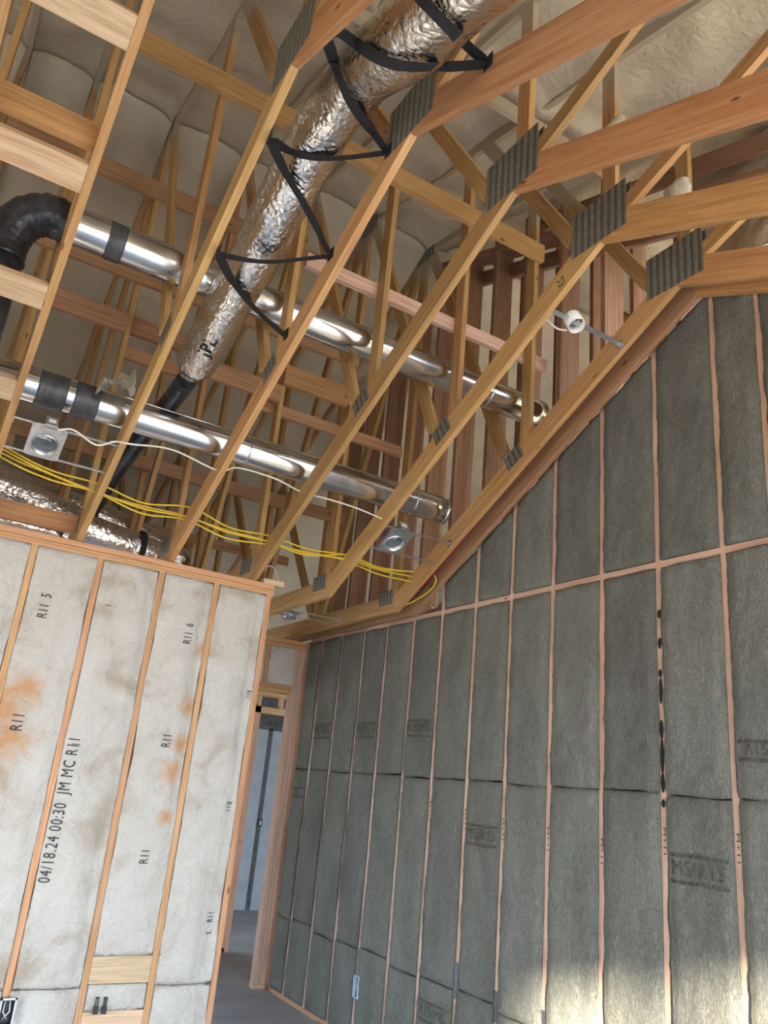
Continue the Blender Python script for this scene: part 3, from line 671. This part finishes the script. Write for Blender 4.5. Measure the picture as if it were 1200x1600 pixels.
# ------------------------------------------------------------------ trusses
def chordpoly():
    pts = [(8.2, 3.05), LOW, PK, (-0.9, PK[1] - S2 * (PK[0] + 0.9))]
    return pts
def offset(pts, d):
    out = []
    for i, p in enumerate(pts):
        ns = []
        for a, c in ((pts[i - 1], p) if i else (None, None), (p, pts[i + 1]) if i < len(pts) - 1 else (None, None)):
            if a is None: continue
            e = (Vector(c) - Vector(a)).normalized(); ns.append(Vector((e.y, -e.x)) if e.x < 0 else Vector((-e.y, e.x)))
        n = sum(ns, Vector((0, 0))).normalized(); k = d / n.dot(ns[0]); out.append(tuple(Vector(p) + n * k))
    return out
def make_truss(x, label, first=False):
    t = thing('roof_truss', label, 'truss', (x, LOW[0], 3.05), 'scissor trusses across the room')
    b0 = chordpoly(); b1 = offset(b0, 0.14)
    b2 = offset(b0, 0.17)
    mats = (TRUSS, TRUSS, TRUSS2) if not first else (BRACE, BRACE, TRUSS2)
    for i in range(3):
        bm = bmesh.new(); d = Vector(b0[i + 1]) - Vector(b0[i])
        q1 = b2 if i == 2 else b1; prism(bm, [b0[i], b0[i + 1], q1[i + 1], q1[i]], 'x', x, x + TH, d); link('bottom_chord', bm, mats[i], t)
    if not first:
        for (a, c) in (((5.2, 6.42), (-0.9, 6.42 - .24 * 6.1)), ((11.0, 6.42 - .6 * 5.8), (5.2, 6.42))):
            bm = bmesh.new(); prism(bm, [a, c, (c[0], c[1] + .14), (a[0], a[1] + .14)], 'x', x, x + TH, Vector(c) - Vector(a)); link('top_chord', bm, WEB, t)
        webs = [((2.43, 4.5), (2.43, 5.9)), ((2.70, 4.70), (3.72, 6.30)), ((3.745, 3.9), (3.745, 6.2)), ((3.97, 4.0), (5.17, 6.46)), ((5.24, 3.08), (5.24, 6.5)),
                ((6.55, 3.1), (5.36, 6.3)), ((6.62, 3.08), (6.62, 5.65)), ((6.70, 3.2), (7.85, 4.82)), ((7.9, 3.08), (7.9, 4.95)), ((2.42, 4.66), (0.75, 5.36)), ((0.62, 3.8), (0.62, 5.4))]
        for a, c in webs:
            wdt = .089
            poly = strip(a, c, wdt)
            # cut by chords
            if a[0] >= LOW[0] - .1: poly = clip(poly, 0, 1, 3.10)
            elif a[0] > 2.6: poly = clip(poly, S1, 1, 3.05 + S1 * 5.2 + .05)
            elif a[0] < 2.3 or c[0] < 2.3: poly = clip(poly, -S2, 1, PK[1] - S2 * PK[0] + .05)
            else: poly = clip(poly, 0, 1, 4.62)
            if max(a[0], c[0]) <= 5.3: poly = clip(poly, .24, -1, -(6.42 - .24 * 5.2) - .06)
            else: poly = clip(poly, -.6, -1, -(6.42 + .6 * 5.2) - .06)
            bm = bmesh.new(); prism(bm, poly, 'x', x + .001, x + TH - .001, Vector(c) - Vector(a)); link('web', bm, WEB, t)
    def plate(poly, d=(1, 0)):
        for s in ((x - .0022, x - .0002), (x + TH + .0002, x + TH + .0022)):
            bm = bmesh.new(); prism(bm, poly, 'x', s[0], s[1], d); link('gusset_plate', bm, GUS, t)
    if not first:
        plate([(2.31, 4.60 - .03), (2.70, 4.57), (2.70, 4.85), (2.31, 4.86)])
        sl = Vector((1, -S1)).normalized(); pn = Vector((sl.y * -1, sl.x))
        c0 = Vector((3.79, zb(3.79))) + pn * .115
        plate([tuple(c0 + sl * a + pn * c) for a, c in ((-.085, -.06), (.085, -.06), (.085, .06), (-.085, .06))], tuple(sl))
        plate([(5.25, 3.12), (5.46, 3.12), (5.46, 3.235), (5.25, 3.235)])
        plate([(5.08, 6.33), (5.34, 6.33), (5.34, 6.52), (5.08, 6.52)])
    return t
TL = ['truss at the far left of the view, left of the four pale blocks', 'truss whose left side carries the ends of the pale blocks', 'truss left of the foil-wrapped duct',
      'truss right of the foil-wrapped duct', 'truss third from the grey wall, with two steel plates', 'truss second from the grey wall, left of the round light can',
      'truss next to the grey wall, right of the lights']
TRs = [make_truss(TX[i], 'wooden scissor ' + TL[i]) for i in range(7)]
make_truss(TX[7], 'bare wooden ledger chord lying along the top of the grey wall', True)
# number on one chord
p = onx(877, 440, TX[5])
sl = Vector((0, -1, S1)).normalized()
text_mesh('stamped_number', '23', .07, lambda a, c: Vector((TX[5] - .0008, p.y, p.z)) + Vector((0, -.3, -.9)).normalized() * a + Vector((0, -.95, .3)).normalized() * c * -1, INK, TRs[5])
# ------------------------------------------------------------------ lateral braces, blocks
def brace(x0, x1, y0, y1, z0, z1, label, mt=BRACE, group='lateral braces nailed across the webs'):
    return tag(board('brace_board', mt, None, x0, x1, y0, y1, z0, z1), label, 'board', group)
brace(-1.0, 3.26, 3.66, 3.698, 5.44, 5.58, 'long pale brace across the upper webs behind the foil duct', TRUSS)
brace(1.50, 3.43, 3.792, 3.83, 4.66, 4.75, 'narrow pinkish brace running behind the webs to the grey wall side', PINK)
brace(-1.0, 2.3, 5.155, 5.193, 5.72, 5.86, 'brown brace across the posts, highest one behind the upper pipe')
brace(-1.0, 2.62, 5.155, 5.193, 4.98, 5.12, 'brown brace across the posts just below the upper pipe')
brace(-1.0, .78, 5.155, 5.193, 4.56, 4.71, 'brown brace across the posts left of the foil duct, above the lower pipe')
brace(.83, 1.385, 5.25, 5.288, 4.62, 4.76, 'short brown block between posts beside the foil duct end, upper')
brace(.83, 1.385, 5.25, 5.288, 4.42, 4.51, 'short narrow brown block between posts beside the foil duct end, lower')
brace(1.30, 1.99, 5.155, 5.193, 4.44, 4.58, 'pale brown block right of the foil duct end')
brace(2.0, 2.56, 5.155, 5.193, 4.60, 4.77, 'wide brown block between posts in the middle of the attic', TRUSS)
brace(1.9, 3.2, 5.30, 5.338, 4.40, 4.49, 'brown brace under the wide block in the attic middle')
brace(.2, 3.4, 6.48, 6.518, 4.10, 4.22, 'low brown brace far back under the lower pipe')
brace(-.9, 3.3, 3.02, 3.058, 5.74, 5.83, 'foam-smeared brace high under the roof', WEB)
brace(-.9, .3, 5.40, 5.43, 3.60, 3.74, 'short dark board behind the left recessed light', REDF)
brace(.1, 3.4, 7.84, 7.858, 3.95, 4.05, 'furthest low brace at the back of the attic')
tag(board('beam', TRUSS2, None, -1.0, .785, 5.32, 5.36, 3.12, 3.24), 'reddish beam just above the white wall at the left', 'board')
# blocks in the slope plane between the two left trusses
def slopeblock(y0, label):
    n = Vector((0, S1, 1)).normalized(); d = Vector((0, -1, S1)).normalized()
    bm = bmesh.new(); a = Vector((0, y0, zb(y0)))
    uvl = bm.loops.layers.uv.verify()
    x0, x1 = TX[0] + TH + .001, TX[1] - .001
    vs = [bm.verts.new(q + Vector((x, 0, 0))) for x in (x0, x1) for q in (a, a + d * .14, a + d * .14 + n * .038, a + n * .038)]
    for idx in ((0, 1, 2, 3), (7, 6, 5, 4), (0, 4, 5, 1), (1, 5, 6, 2), (2, 6, 7, 3), (3, 7, 4, 0)):
        f = bm.faces.new([vs[i] for i in idx])
        for l in f.loops: l[uvl].uv = (l.vert.co.x, l.vert.co.y * 1.1 + l.vert.co.z)
    return tag(link('slope_block', bm, PALE), label, 'wooden block', 'pale blocks between the two left trusses')
for y0, lab in ((2.72, 'pale flat block between the left trusses, highest of four'), (3.285, 'pale flat block between the left trusses, second from the top, under a brown board'),
                (3.85, 'pale flat block between the left trusses, second from the bottom'), (4.38, 'pale flat block between the left trusses, lowest of four')): slopeblock(y0, lab)
bm = bmesh.new(); bar(bm, TX[0] + TH + .001, TX[1] - .001, 3.13, 3.168, 4.26, 4.39); tag(link('upright_block', bm, TRUSS2), 'upright reddish board above the second pale block', 'wooden block')
# truss-like rafters of the next roof, seen through the attic studs
def farraf(a, c, x, lab, wd2=.14):
    bm = bmesh.new(); prism(bm, strip(a, c, wd2), 'x', x, x + .038); tag(link('rafter', bm, BRACE), lab, 'rafter', 'sloping rafters beyond the attic studs')
farraf((6.2, 3.2), (1.6, 5.25), 4.30, 'lower sloping rafter seen beyond the attic studs')
farraf((6.4, 4.0), (2.6, 5.6), 4.8, 'middle sloping rafter seen beyond the attic studs')
farraf((6.8, 4.7), (3.9, 5.95), 5.4, 'upper sloping rafter seen beyond the attic studs')
farraf((2.7, 4.3), (4.2, 5.85), 4.6, 'counter-sloping rafter seen beyond the attic studs', .089)
farraf((4.6, 3.6), (5.8, 5.5), 5.0, 'steep counter-sloping rafter furthest left beyond the attic studs', .089)
# ------------------------------------------------------------------ metal pipes
def pipe(name, label, y, z, r, x0, x1, joints):
    t = thing(name, label, 'pipe', (x0, y, z), 'round metal duct pipes through the attic')
    bm = bmesh.new(); pts = [(x0 + (x1 - x0) * i / 40, y, z) for i in range(41)]; tube(bm, pts, r, 40); link('pipe_body', bm, GALV, t)
    bm = bmesh.new(); tube(bm, [(x0, y - r * .35, z + r * .93), (x1, y - r * .35, z + r * .93)], .008, 6); link('lock_seam', bm, GALV, t)
    for j in joints:
        bm = bmesh.new(); tube(bm, [(j - .004, y, z), (j + .004, y, z)], r + .004, 40); link('joint_ring', bm, GALV, t)
    return t
lp = pipe('metal_pipe', 'lower shiny round pipe crossing behind the trusses, tape-wrapped at left', 4.62, 3.735, .098, -1.4, 3.17, (1.6, 2.9))
def wrap(par, xa, xb, y, z, r, mt=TAPE):
    bm = bmesh.new(); n = 24; pts = [(xa + (xb - xa) * i / n, y, z) for i in range(n + 1)]
    tube(bm, pts, r, 32, True, None, lambda i, k: .03 * noise.noise(Vector((i * .8 + k * .25, k * .2, xa)))); link('tape_wrap', bm, mt, par, False)
wrap(lp, .30, .46, 4.62, 3.735, .105); wrap(lp, .50, .64, 4.62, 3.735, .105)
bm = bmesh.new(); tube(bm, [(3.17, 4.62, 3.735), (3.20, 4.62, 3.735)], .099, 32); link('end_cap', bm, GALV, lp)
up = pipe('metal_pipe', 'upper shiny round pipe with a black taped elbow at its left end', 3.93, 4.385, .098, .16, 3.50, (2.1, 3.0))
wrap(up, .40, .49, 3.93, 4.385, .103)
pts = smooth_path([(.20, 3.93, 4.385), (.10, 3.94, 4.39), (.0, 3.98, 4.34), (-.05, 4.02, 4.22), (-.05, 4.03, 4.10)], 6)
bm = bmesh.new(); tube(bm, pts, .11, 28, True, None, lambda i, k: .04 * math.sin(i * 2.4) + .03 * noise.noise(Vector((i * .7, k * .4, 2)))); link('taped_elbow', bm, BPIPE, up)
bm = bmesh.new(); tube(bm, [(-.05, 4.03, 4.12 - .1 * i) for i in range(12)], .10, 28, True, None, lambda i, k: .02 * noise.noise(Vector((i, k * .4, 5)))); link('riser', bm, BPIPE, up)
# ------------------------------------------------------------------ foil duct and straps
DUCTC = [(.9, 4.12), (1.3, 4.26), (1.72, 4.42), (2.09, 4.52), (2.42, 4.66), (2.79, 4.66), (3.22, 4.50), (3.70, 4.29), (4.05, 4.14), (4.40, 4.02)]
cen = smooth_path([(1.09, y, z) for y, z in DUCTC], 14)
t = thing('foil_duct', 'large crinkled foil-wrapped duct hanging in black straps between two trusses', 'duct', (1.13, 2.9, 4.7))
def rf(s): return .152 - .018 * smoothstep(.25, .5, s) - .014 * smoothstep(.6, .95, s) - .05 * smoothstep(.965, 1, s)
def jit(i, k):
    a = 2 * PI * k / 64
    return (.05 * noise.noise(Vector((i * .05, math.cos(a) * 1.3, math.sin(a) * 1.3))) + .035 * noise.noise(Vector((i * .25, math.cos(a) * 3.2, math.sin(a) * 3.2)))
            + .018 * noise.noise(Vector((i * .8, math.cos(a) * 7, math.sin(a) * 7))))
bm = bmesh.new(); tube(bm, cen, .2, 64, True, rf, jit); link('foil_jacket', bm, FOIL, t)
# printing on the jacket
p0 = onx(345, 527, 1.13); ax = (Vector((0, 4.47, 4.07)) - Vector((0, 3.79, 4.38))).normalized()
cpt = Vector((1.09, 4.08, 4.155)); tocam = (CAM - cpt); tocam = (tocam - ax * tocam.dot(ax)).normalized(); sd_ = ax.cross(tocam)
from mathutils.bvhtree import BVHTree
_me = t.children[0].data; _bvh = BVHTree.FromPolygons([v.co[:] for v in _me.vertices], [p.vertices[:] for p in _me.polygons])
def dt(a, c):
    R_ = .140; an = -c / R_ * 1.0
    q = cpt + ax * (-a); dr = tocam * math.cos(an + .12) - sd_ * math.sin(an + .12)
    hit = _bvh.ray_cast(q + dr * .4, -dr)[0]
    return (hit if hit is not None else q + dr * R_) + dr * .006
text_mesh('printed_letters', 'JPL', .10, lambda a, c: dt(a, c), INK, t, 1.1, .002)
pts = smooth_path([(1.09, 4.44, 4.00), (1.10, 4.75, 3.99), (1.08, 5.3, 3.93), (1.04, 5.9, 3.76), (.98, 6.3, 3.50)], 8)
bm = bmesh.new(); tube(bm, pts, .065, 20, True, None, lambda i, k: .05 * noise.noise(Vector((i * .5, k * .5, 8)))); tag(link('wrapped_pipe', bm, BPIPE), 'thin black wrapped pipe leaving the lower end of the foil duct', 'pipe')
# straps: one long webbing zig-zagging under the duct
xl, xr = TX[2] + TH + .004, TX[3] - .004
def XP(u, v, x): return onx(u, v, x)
def clear(p):
    """slide a strap point towards the viewer's side until it lies on the outside of the jacket"""
    for _ in range(200):
        k, dd = min(((i, (p - q).length) for i, q in enumerate(cen)), key=lambda e: e[1])
        if dd >= rf(k / (len(cen) - 1)) * 1.10 + .006: break
        p = p + (CAM - p).normalized() * .006
    return p
runs = [[(640, -24, 0.98), (662, 2, 1.04), (686, 28, 1.12), (710, 52, 1.22), (736, 77, 1.32), (762, 100, xr)],
        [(762, 100, xr), (700, 104, 1.28), (640, 104, 1.18), (600, 95, 1.08), (562, 72, .96), (527, 46, xl)],
        [(527, 46, xl), (511, 62, xl)],
        [(511, 62, xl), (528, 115, 1.0), (548, 160, 1.12), (578, 200, 1.27), (606, 238, xr)],
        [(606, 238, xr), (570, 243, 1.30), (530, 247, 1.19), (490, 246, 1.08), (452, 236, .97), (421, 216, xl)],
        [(421, 216, xl), (447, 272, 1.0), (475, 318, 1.14), (497, 360, 1.28), (516, 400, xr)],
        [(516, 400, xr), (470, 405, 1.27), (430, 409, 1.15), (390, 407, 1.02), (341, 397, xl)],
        [(341, 397, xl), (362, 438, 1.0), (385, 468, 1.13), (415, 498, 1.27), (446, 525, xr)]]
path = []; ends = []
for rn in runs:
    pp = [XP(*q) for q in rn]
    q = smooth_path(pp, 5) if len(pp) > 2 else pp
    q = [clear(q[0]) if rn is runs[0] else q[0]] + [clear(v) for v in q[1:-1]] + [q[-1]]
    path += q if not path else q[1:]
    ends.append(q[-1])
seg = ends
bm = bmesh.new(); ribbon(bm, path, .048, .003, lambda i: (0.0, 1, .15))
t = thing('duct_strap', 'long black webbing strap zig-zagging under the foil duct from truss to truss', 'strap', tuple(path[0])); link('webbing', bm, STRAPM, t)
for q in range(len(seg)):
    s_ = seg[q]; bm = bmesh.new(); x = s_.x; sg = 1 if x > 1.2 else -1
    bar(bm, min(x, x + sg * .003), max(x, x + sg * .003), s_.y - .028, s_.y + .028, s_.z - .02, s_.z + .045); link('nailed_end', bm, STRAPM, t)
# ------------------------------------------------------------------ low silver ducts behind the white wall
def flex(pts, r, label, seed, mt=FOIL):
    path = smooth_path(pts, 10)
    bm = bmesh.new(); tube(bm, path, r, 36, True, None, lambda i, k: .05 * noise.noise(Vector((i * .4, math.cos(k * .174) * 2, math.sin(k * .174) * 2 + seed)))); return tag(link('foil_duct', bm, mt), label, 'duct', 'silver ducts lying behind the white wall')
flex([(-1.2, 6.2, 3.75), (-.2, 5.75, 3.52), (.4, 5.62, 3.38), (.9, 5.6, 3.24), (1.45, 5.65, 3.17)], .115, 'fat silver duct lying just behind the white wall top plate', 1)
flex([(-.8, 6.8, 4.0), (.33, 6.8, 3.80), (.9, 6.8, 3.72), (1.4, 6.8, 3.64), (1.95, 6.8, 3.45)], .13, 'silver duct further back behind the left light', 3)
flex([(1.2, 8.2, 3.5), (1.7, 7.6, 3.5), (2.1, 7.3, 3.30), (1.9, 6.9, 3.2)], .15, 'curled silver duct far back near the cables', 5)
flex([(-.6, 5.45, 3.18), (.2, 5.42, 3.16), (.72, 5.45, 3.12)], .07, 'thin silver duct under the reddish beam', 7)
pt = [(1.28, 5.63 + .13 * math.cos(a), 3.195 + .13 * math.sin(a)) for a in [2 * PI * k / 16 for k in range(17)]]
bm = bmesh.new(); ribbon(bm, pt, .04, .003, lambda i: (1, 0, -.15)); tag(link('duct_tie', bm, STRAPM), 'black strap round the fat silver duct at the top plate', 'strap')
# crumpled plastic at the truss
bm = bmesh.new(); n = 18; V = []
for j in range(n + 1):
    row = []
    for i in range(n + 1):
        a, c = i / n, j / n
        pnt = Vector((.60 + .20 * a, 4.55 - .25 * c * (1 - .4 * a), 3.74 + .02 + .24 * a * (1 - c) + .02)) + Vector((.0, .04 * noise.noise(Vector((a * 5, c * 5, 1))), .05 * noise.noise(Vector((a * 4, c * 4, 6)))))
        row.append(bm.verts.new(pnt))
    V.append(row)
for j in range(n):
    for i in range(n): bm.faces.new([V[j][i], V[j + 1][i], V[j + 1][i + 1], V[j][i + 1]]).smooth = True
bmesh.ops.solidify(bm, geom=bm.faces[:], thickness=.002)
tag(link('plastic_scrap', bm, PLASTIC), 'crumpled milky plastic scrap on the lower pipe beside the truss', 'plastic sheet')
# ------------------------------------------------------------------ cables
def cable(pts, r, mt, label, group=None):
    bm = bmesh.new(); tube(bm, smooth_path(pts, 8), r, 8); return tag(link('cable', bm, mt), label, 'cable', group)
ye = [(-.6, 4.72, 3.62), (.18, 4.85, 3.40), (.50, 4.9, 3.37), (.80, 4.93, 3.345), (1.1, 4.96, 3.33), (1.40, 4.98, 3.34), (1.7, 5.0, 3.33), (2.01, 5.02, 3.33), (2.3, 5.0, 3.31), (2.62, 4.98, 3.34), (2.9, 4.98, 3.30), (3.22, 4.98, 3.33)]
yl = ['highest of the yellow cables over the truss feet', 'second yellow cable from the top over the truss feet', 'middle yellow cable over the truss feet', 'lowest sagging yellow cable over the truss feet']
for k in range(4):
    cable([(x, y + .012 * k + .03 * noise.noise(Vector((i * 1.3, k * 1.7, .5))), z - .012 * k + .06 * noise.noise(Vector((i * .83 + .3, k * 2.37, 4.4)))) for i, (x, y, z) in enumerate(ye)], .006, YEL, yl[k], 'yellow cables crossing the trusses')
cable([(3.22, 4.98, 3.32), (3.29, 4.9, 3.33), (3.33, 4.85, 3.28), (3.32, 4.9, 3.2), (3.28, 5.05, 3.13), (3.25, 5.15, 3.10)], .006, YEL, 'yellow cable loop between the last two chords')
cable([(3.30, 4.0, 3.80), (3.30, 4.15, 3.74), (3.30, 4.35, 3.60), (3.30, 4.7, 3.40), (3.30, 5.0, 3.22)], .007, REDC, 'dark red cable between the last truss and the grey wall')
wp = [(u, v, y) for u, v, y in ((90, 672, 4.35), (115, 672, 4.35), (150, 695, 4.35), (180, 690, 4.35), (205, 694, 4.3), (270, 703, 4.4), (340, 735, 4.5), (372, 731, 4.52), (430, 748, 4.55), (470, 768, 4.57), (520, 782, 4.5), (560, 795, 4.5), (600, 812, 4.5))]
cable([ony(u, v, y) for u, v, y in wp], .0055, WHT, 'white cable running from the left light along the lower pipe')
# ------------------------------------------------------------------ recessed lights
nS = Vector((0, S1, 1)).normalized(); dS = Vector((0, 1, -S1)).normalized(); XX = Vector((1, 0, 0))
def light(label, cx, cy, xa, xb, sx=.19, sy=.25, cone=.075, plate=True):
    base = Vector((cx, cy, zb(cy) + .03)) if cy < LOW[0] else Vector((cx, cy, 3.09))
    n_, d_ = (nS, dS) if cy < LOW[0] else (Vector((0, 0, 1)), Vector((0, 1, 0)))
    t = thing('recessed_light', label, 'light fixture', tuple(base), 'unfinished recessed light housings')
    def P(a, c, h): return base + XX * a + d_ * c + n_ * h
    def slab(bm, a0, a1, c0, c1, h0, h1):
        vs = [bm.verts.new(P(a, c, h)) for h in (h0, h1) for a, c in ((a0, c0), (a1, c0), (a1, c1), (a0, c1))]
        for idx in ((3, 2, 1, 0), (4, 5, 6, 7), (0, 1, 5, 4), (1, 2, 6, 5), (2, 3, 7, 6), (3, 0, 4, 7)): bm.faces.new([vs[i] for i in idx])
    if plate:
        bm = bmesh.new(); n = 32   # plate with a round hole
        outer = []; inner = []
        for k in range(n):
            a = 2 * PI * (k + .5) / n; cc, ss = math.cos(a), math.sin(a); s = min(sx / 2 / max(abs(cc), 1e-6), sy / 2 / max(abs(ss), 1e-6))
            outer.append((cc * s, ss * s)); inner.append((cc * cone, ss * cone + .02))
        for h0, h1 in ((0, .002),):
            O0 = [bm.verts.new(P(a, c, 0)) for a, c in outer]; I0 = [bm.verts.new(P(a, c, 0)) for a, c in inner]
            O1 = [bm.verts.new(P(a, c, .002)) for a, c in outer]; I1 = [bm.verts.new(P(a, c, .002)) for a, c in inner]
            for k in range(n):
                j = (k + 1) % n
                bm.faces.new([O0[k], O0[j], I0[j], I0[k]]); bm.faces.new([O1[j], O1[k], I1[k], I1[j]]); bm.faces.new([O0[j], O0[k], O1[k], O1[j]]); bm.faces.new([I0[k], I0[j], I1[j], I1[k]])
        link('mounting_plate', bm, STEEL, t)
        bm = bmesh.new(); slab(bm, -.035, .035, -sy / 2 - .01, -sy / 2 + .02, .0, .07); link('junction_box', bm, STEEL, t)
        bm = bmesh.new(); slab(bm, -.02, .02, -sy / 2 - .011, -sy / 2 - .0102, .02, .05); link('label_sticker', bm, LABEL, t)
    bm = bmesh.new()
    off = .02 if plate else 0
    lo_, hi = (-.01, .10) if plate else (-.03, .06)
    N_ = 28; rr = []
    for rad, h in ((cone, lo_), (cone, hi), (cone * .96, hi), (cone * .94, lo_)):
        rr.append([bm.verts.new(P(math.cos(2 * PI * k / N_) * rad, math.sin(2 * PI * k / N_) * rad + off, h)) for k in range(N_)])
    for q in range(4):
        for k in range(N_):
            if q == 3: A, B = rr[3], rr[0]
            else: A, B = rr[q], rr[q + 1]
            f = bm.faces.new([A[k], A[(k + 1) % N_], B[(k + 1) % N_], B[k]]); f.smooth = True
    bm.faces.new(rr[1][:]); link('housing_can', bm, STEEL if plate else LABEL, t)
    bm = bmesh.new(); slab(bm, -.03, .012, -.01 + off, .035 + off, hi - .012, hi - .010); link('lamp_label', bm, LABEL, t)
    bm = bmesh.new(); tube(bm, smooth_path([P(.0, off, hi - .01), P(.03, off + .02, hi - .04), P(.01, off - .03, hi - .05), P(-.03, off - .01, hi - .02)], 5), .004, 6); link('lamp_wire', bm, WHT if plate else STEEL, t)
    for s in ((-1, 1) if plate else (0,)):
        bm = bmesh.new(); c_ = s * (sy / 2 - .012); wv = .006 if plate else .013
        slab(bm, xa - cx, xb - cx, c_ - wv, c_ + wv, .004 if plate else .01, .010 if plate else .026); link('hanger_bar', bm, STEEL, t)
    for e in (xa, xb):
        bm = bmesh.new(); sg = 1 if e == xa else -1
        c_ = -(sy / 2 - .012) if plate else 0
        slab(bm, min(e - cx, e - cx + sg * .004), max(e - cx, e - cx + sg * .004), c_ - .022, c_ + .022, -.015, .035); link('bar_foot', bm, STEEL, t)
    return t
light('square recessed light housing above the white wall at the left', .415, 4.60, TX[1] + TH, TX[2], cone=.075)
light('square recessed light housing between the last trusses near the yellow cables', 2.80, 4.62, TX[5] + TH, TX[6], cone=.075)
light('round white light can on a single bar near the top of the grey wall', 2.83, 2.90, TX[5] + TH, TX[6], plate=False, cone=.05)
light('metal light housing low over the hall beside the white wall end', 2.74, 6.22, TX[5] + TH, TX[6], cone=.07)
bm = bmesh.new(); tube(bm, [(2.9, 6.5, 3.1), (2.9, 6.5, 3.2), (2.9, 6.5, 3.32)], .06, 24); tag(link('vent_stub', bm, GALV), 'short round metal stub over the hall light', 'pipe')
cable([(2.40, 6.3, 3.25), (2.45, 6.25, 3.42), (2.55, 6.2, 3.45), (2.62, 6.2, 3.35)], .005, WHT, 'white cable loop above the end of the white wall')
cable([XP(845, 492, 2.66), XP(860, 505, 2.72), XP(872, 514, 2.76), XP(886, 516, 2.80)], .0055, WHT, 'short white cable feeding the round light can')
# foam drips near the top right
for (x, y, z, s, lab) in ((2.60, 2.38, 5.25, .05, 'pale foam blob stuck on the web beside the round can truss'), (3.0, 2.30, 5.0, .05, 'hanging pale foam drip behind the big steel plates')):
    bm = bmesh.new(); bmesh.ops.create_icosphere(bm, subdivisions=3, radius=s)
    for v in bm.verts:
        q = v.co.copy(); v.co = Vector((q.x * .7, q.y * (1.4 + .8 * noise.noise(q * 30)), q.z * (1.0 if q.z > 0 else 2.2 - 9 * abs(q.y)))) * (1 + .35 * noise.noise(q * 22)) + Vector((x, y, z))
    tag(link('foam_drip', bm, FOAM2, None, True), lab, 'foam')
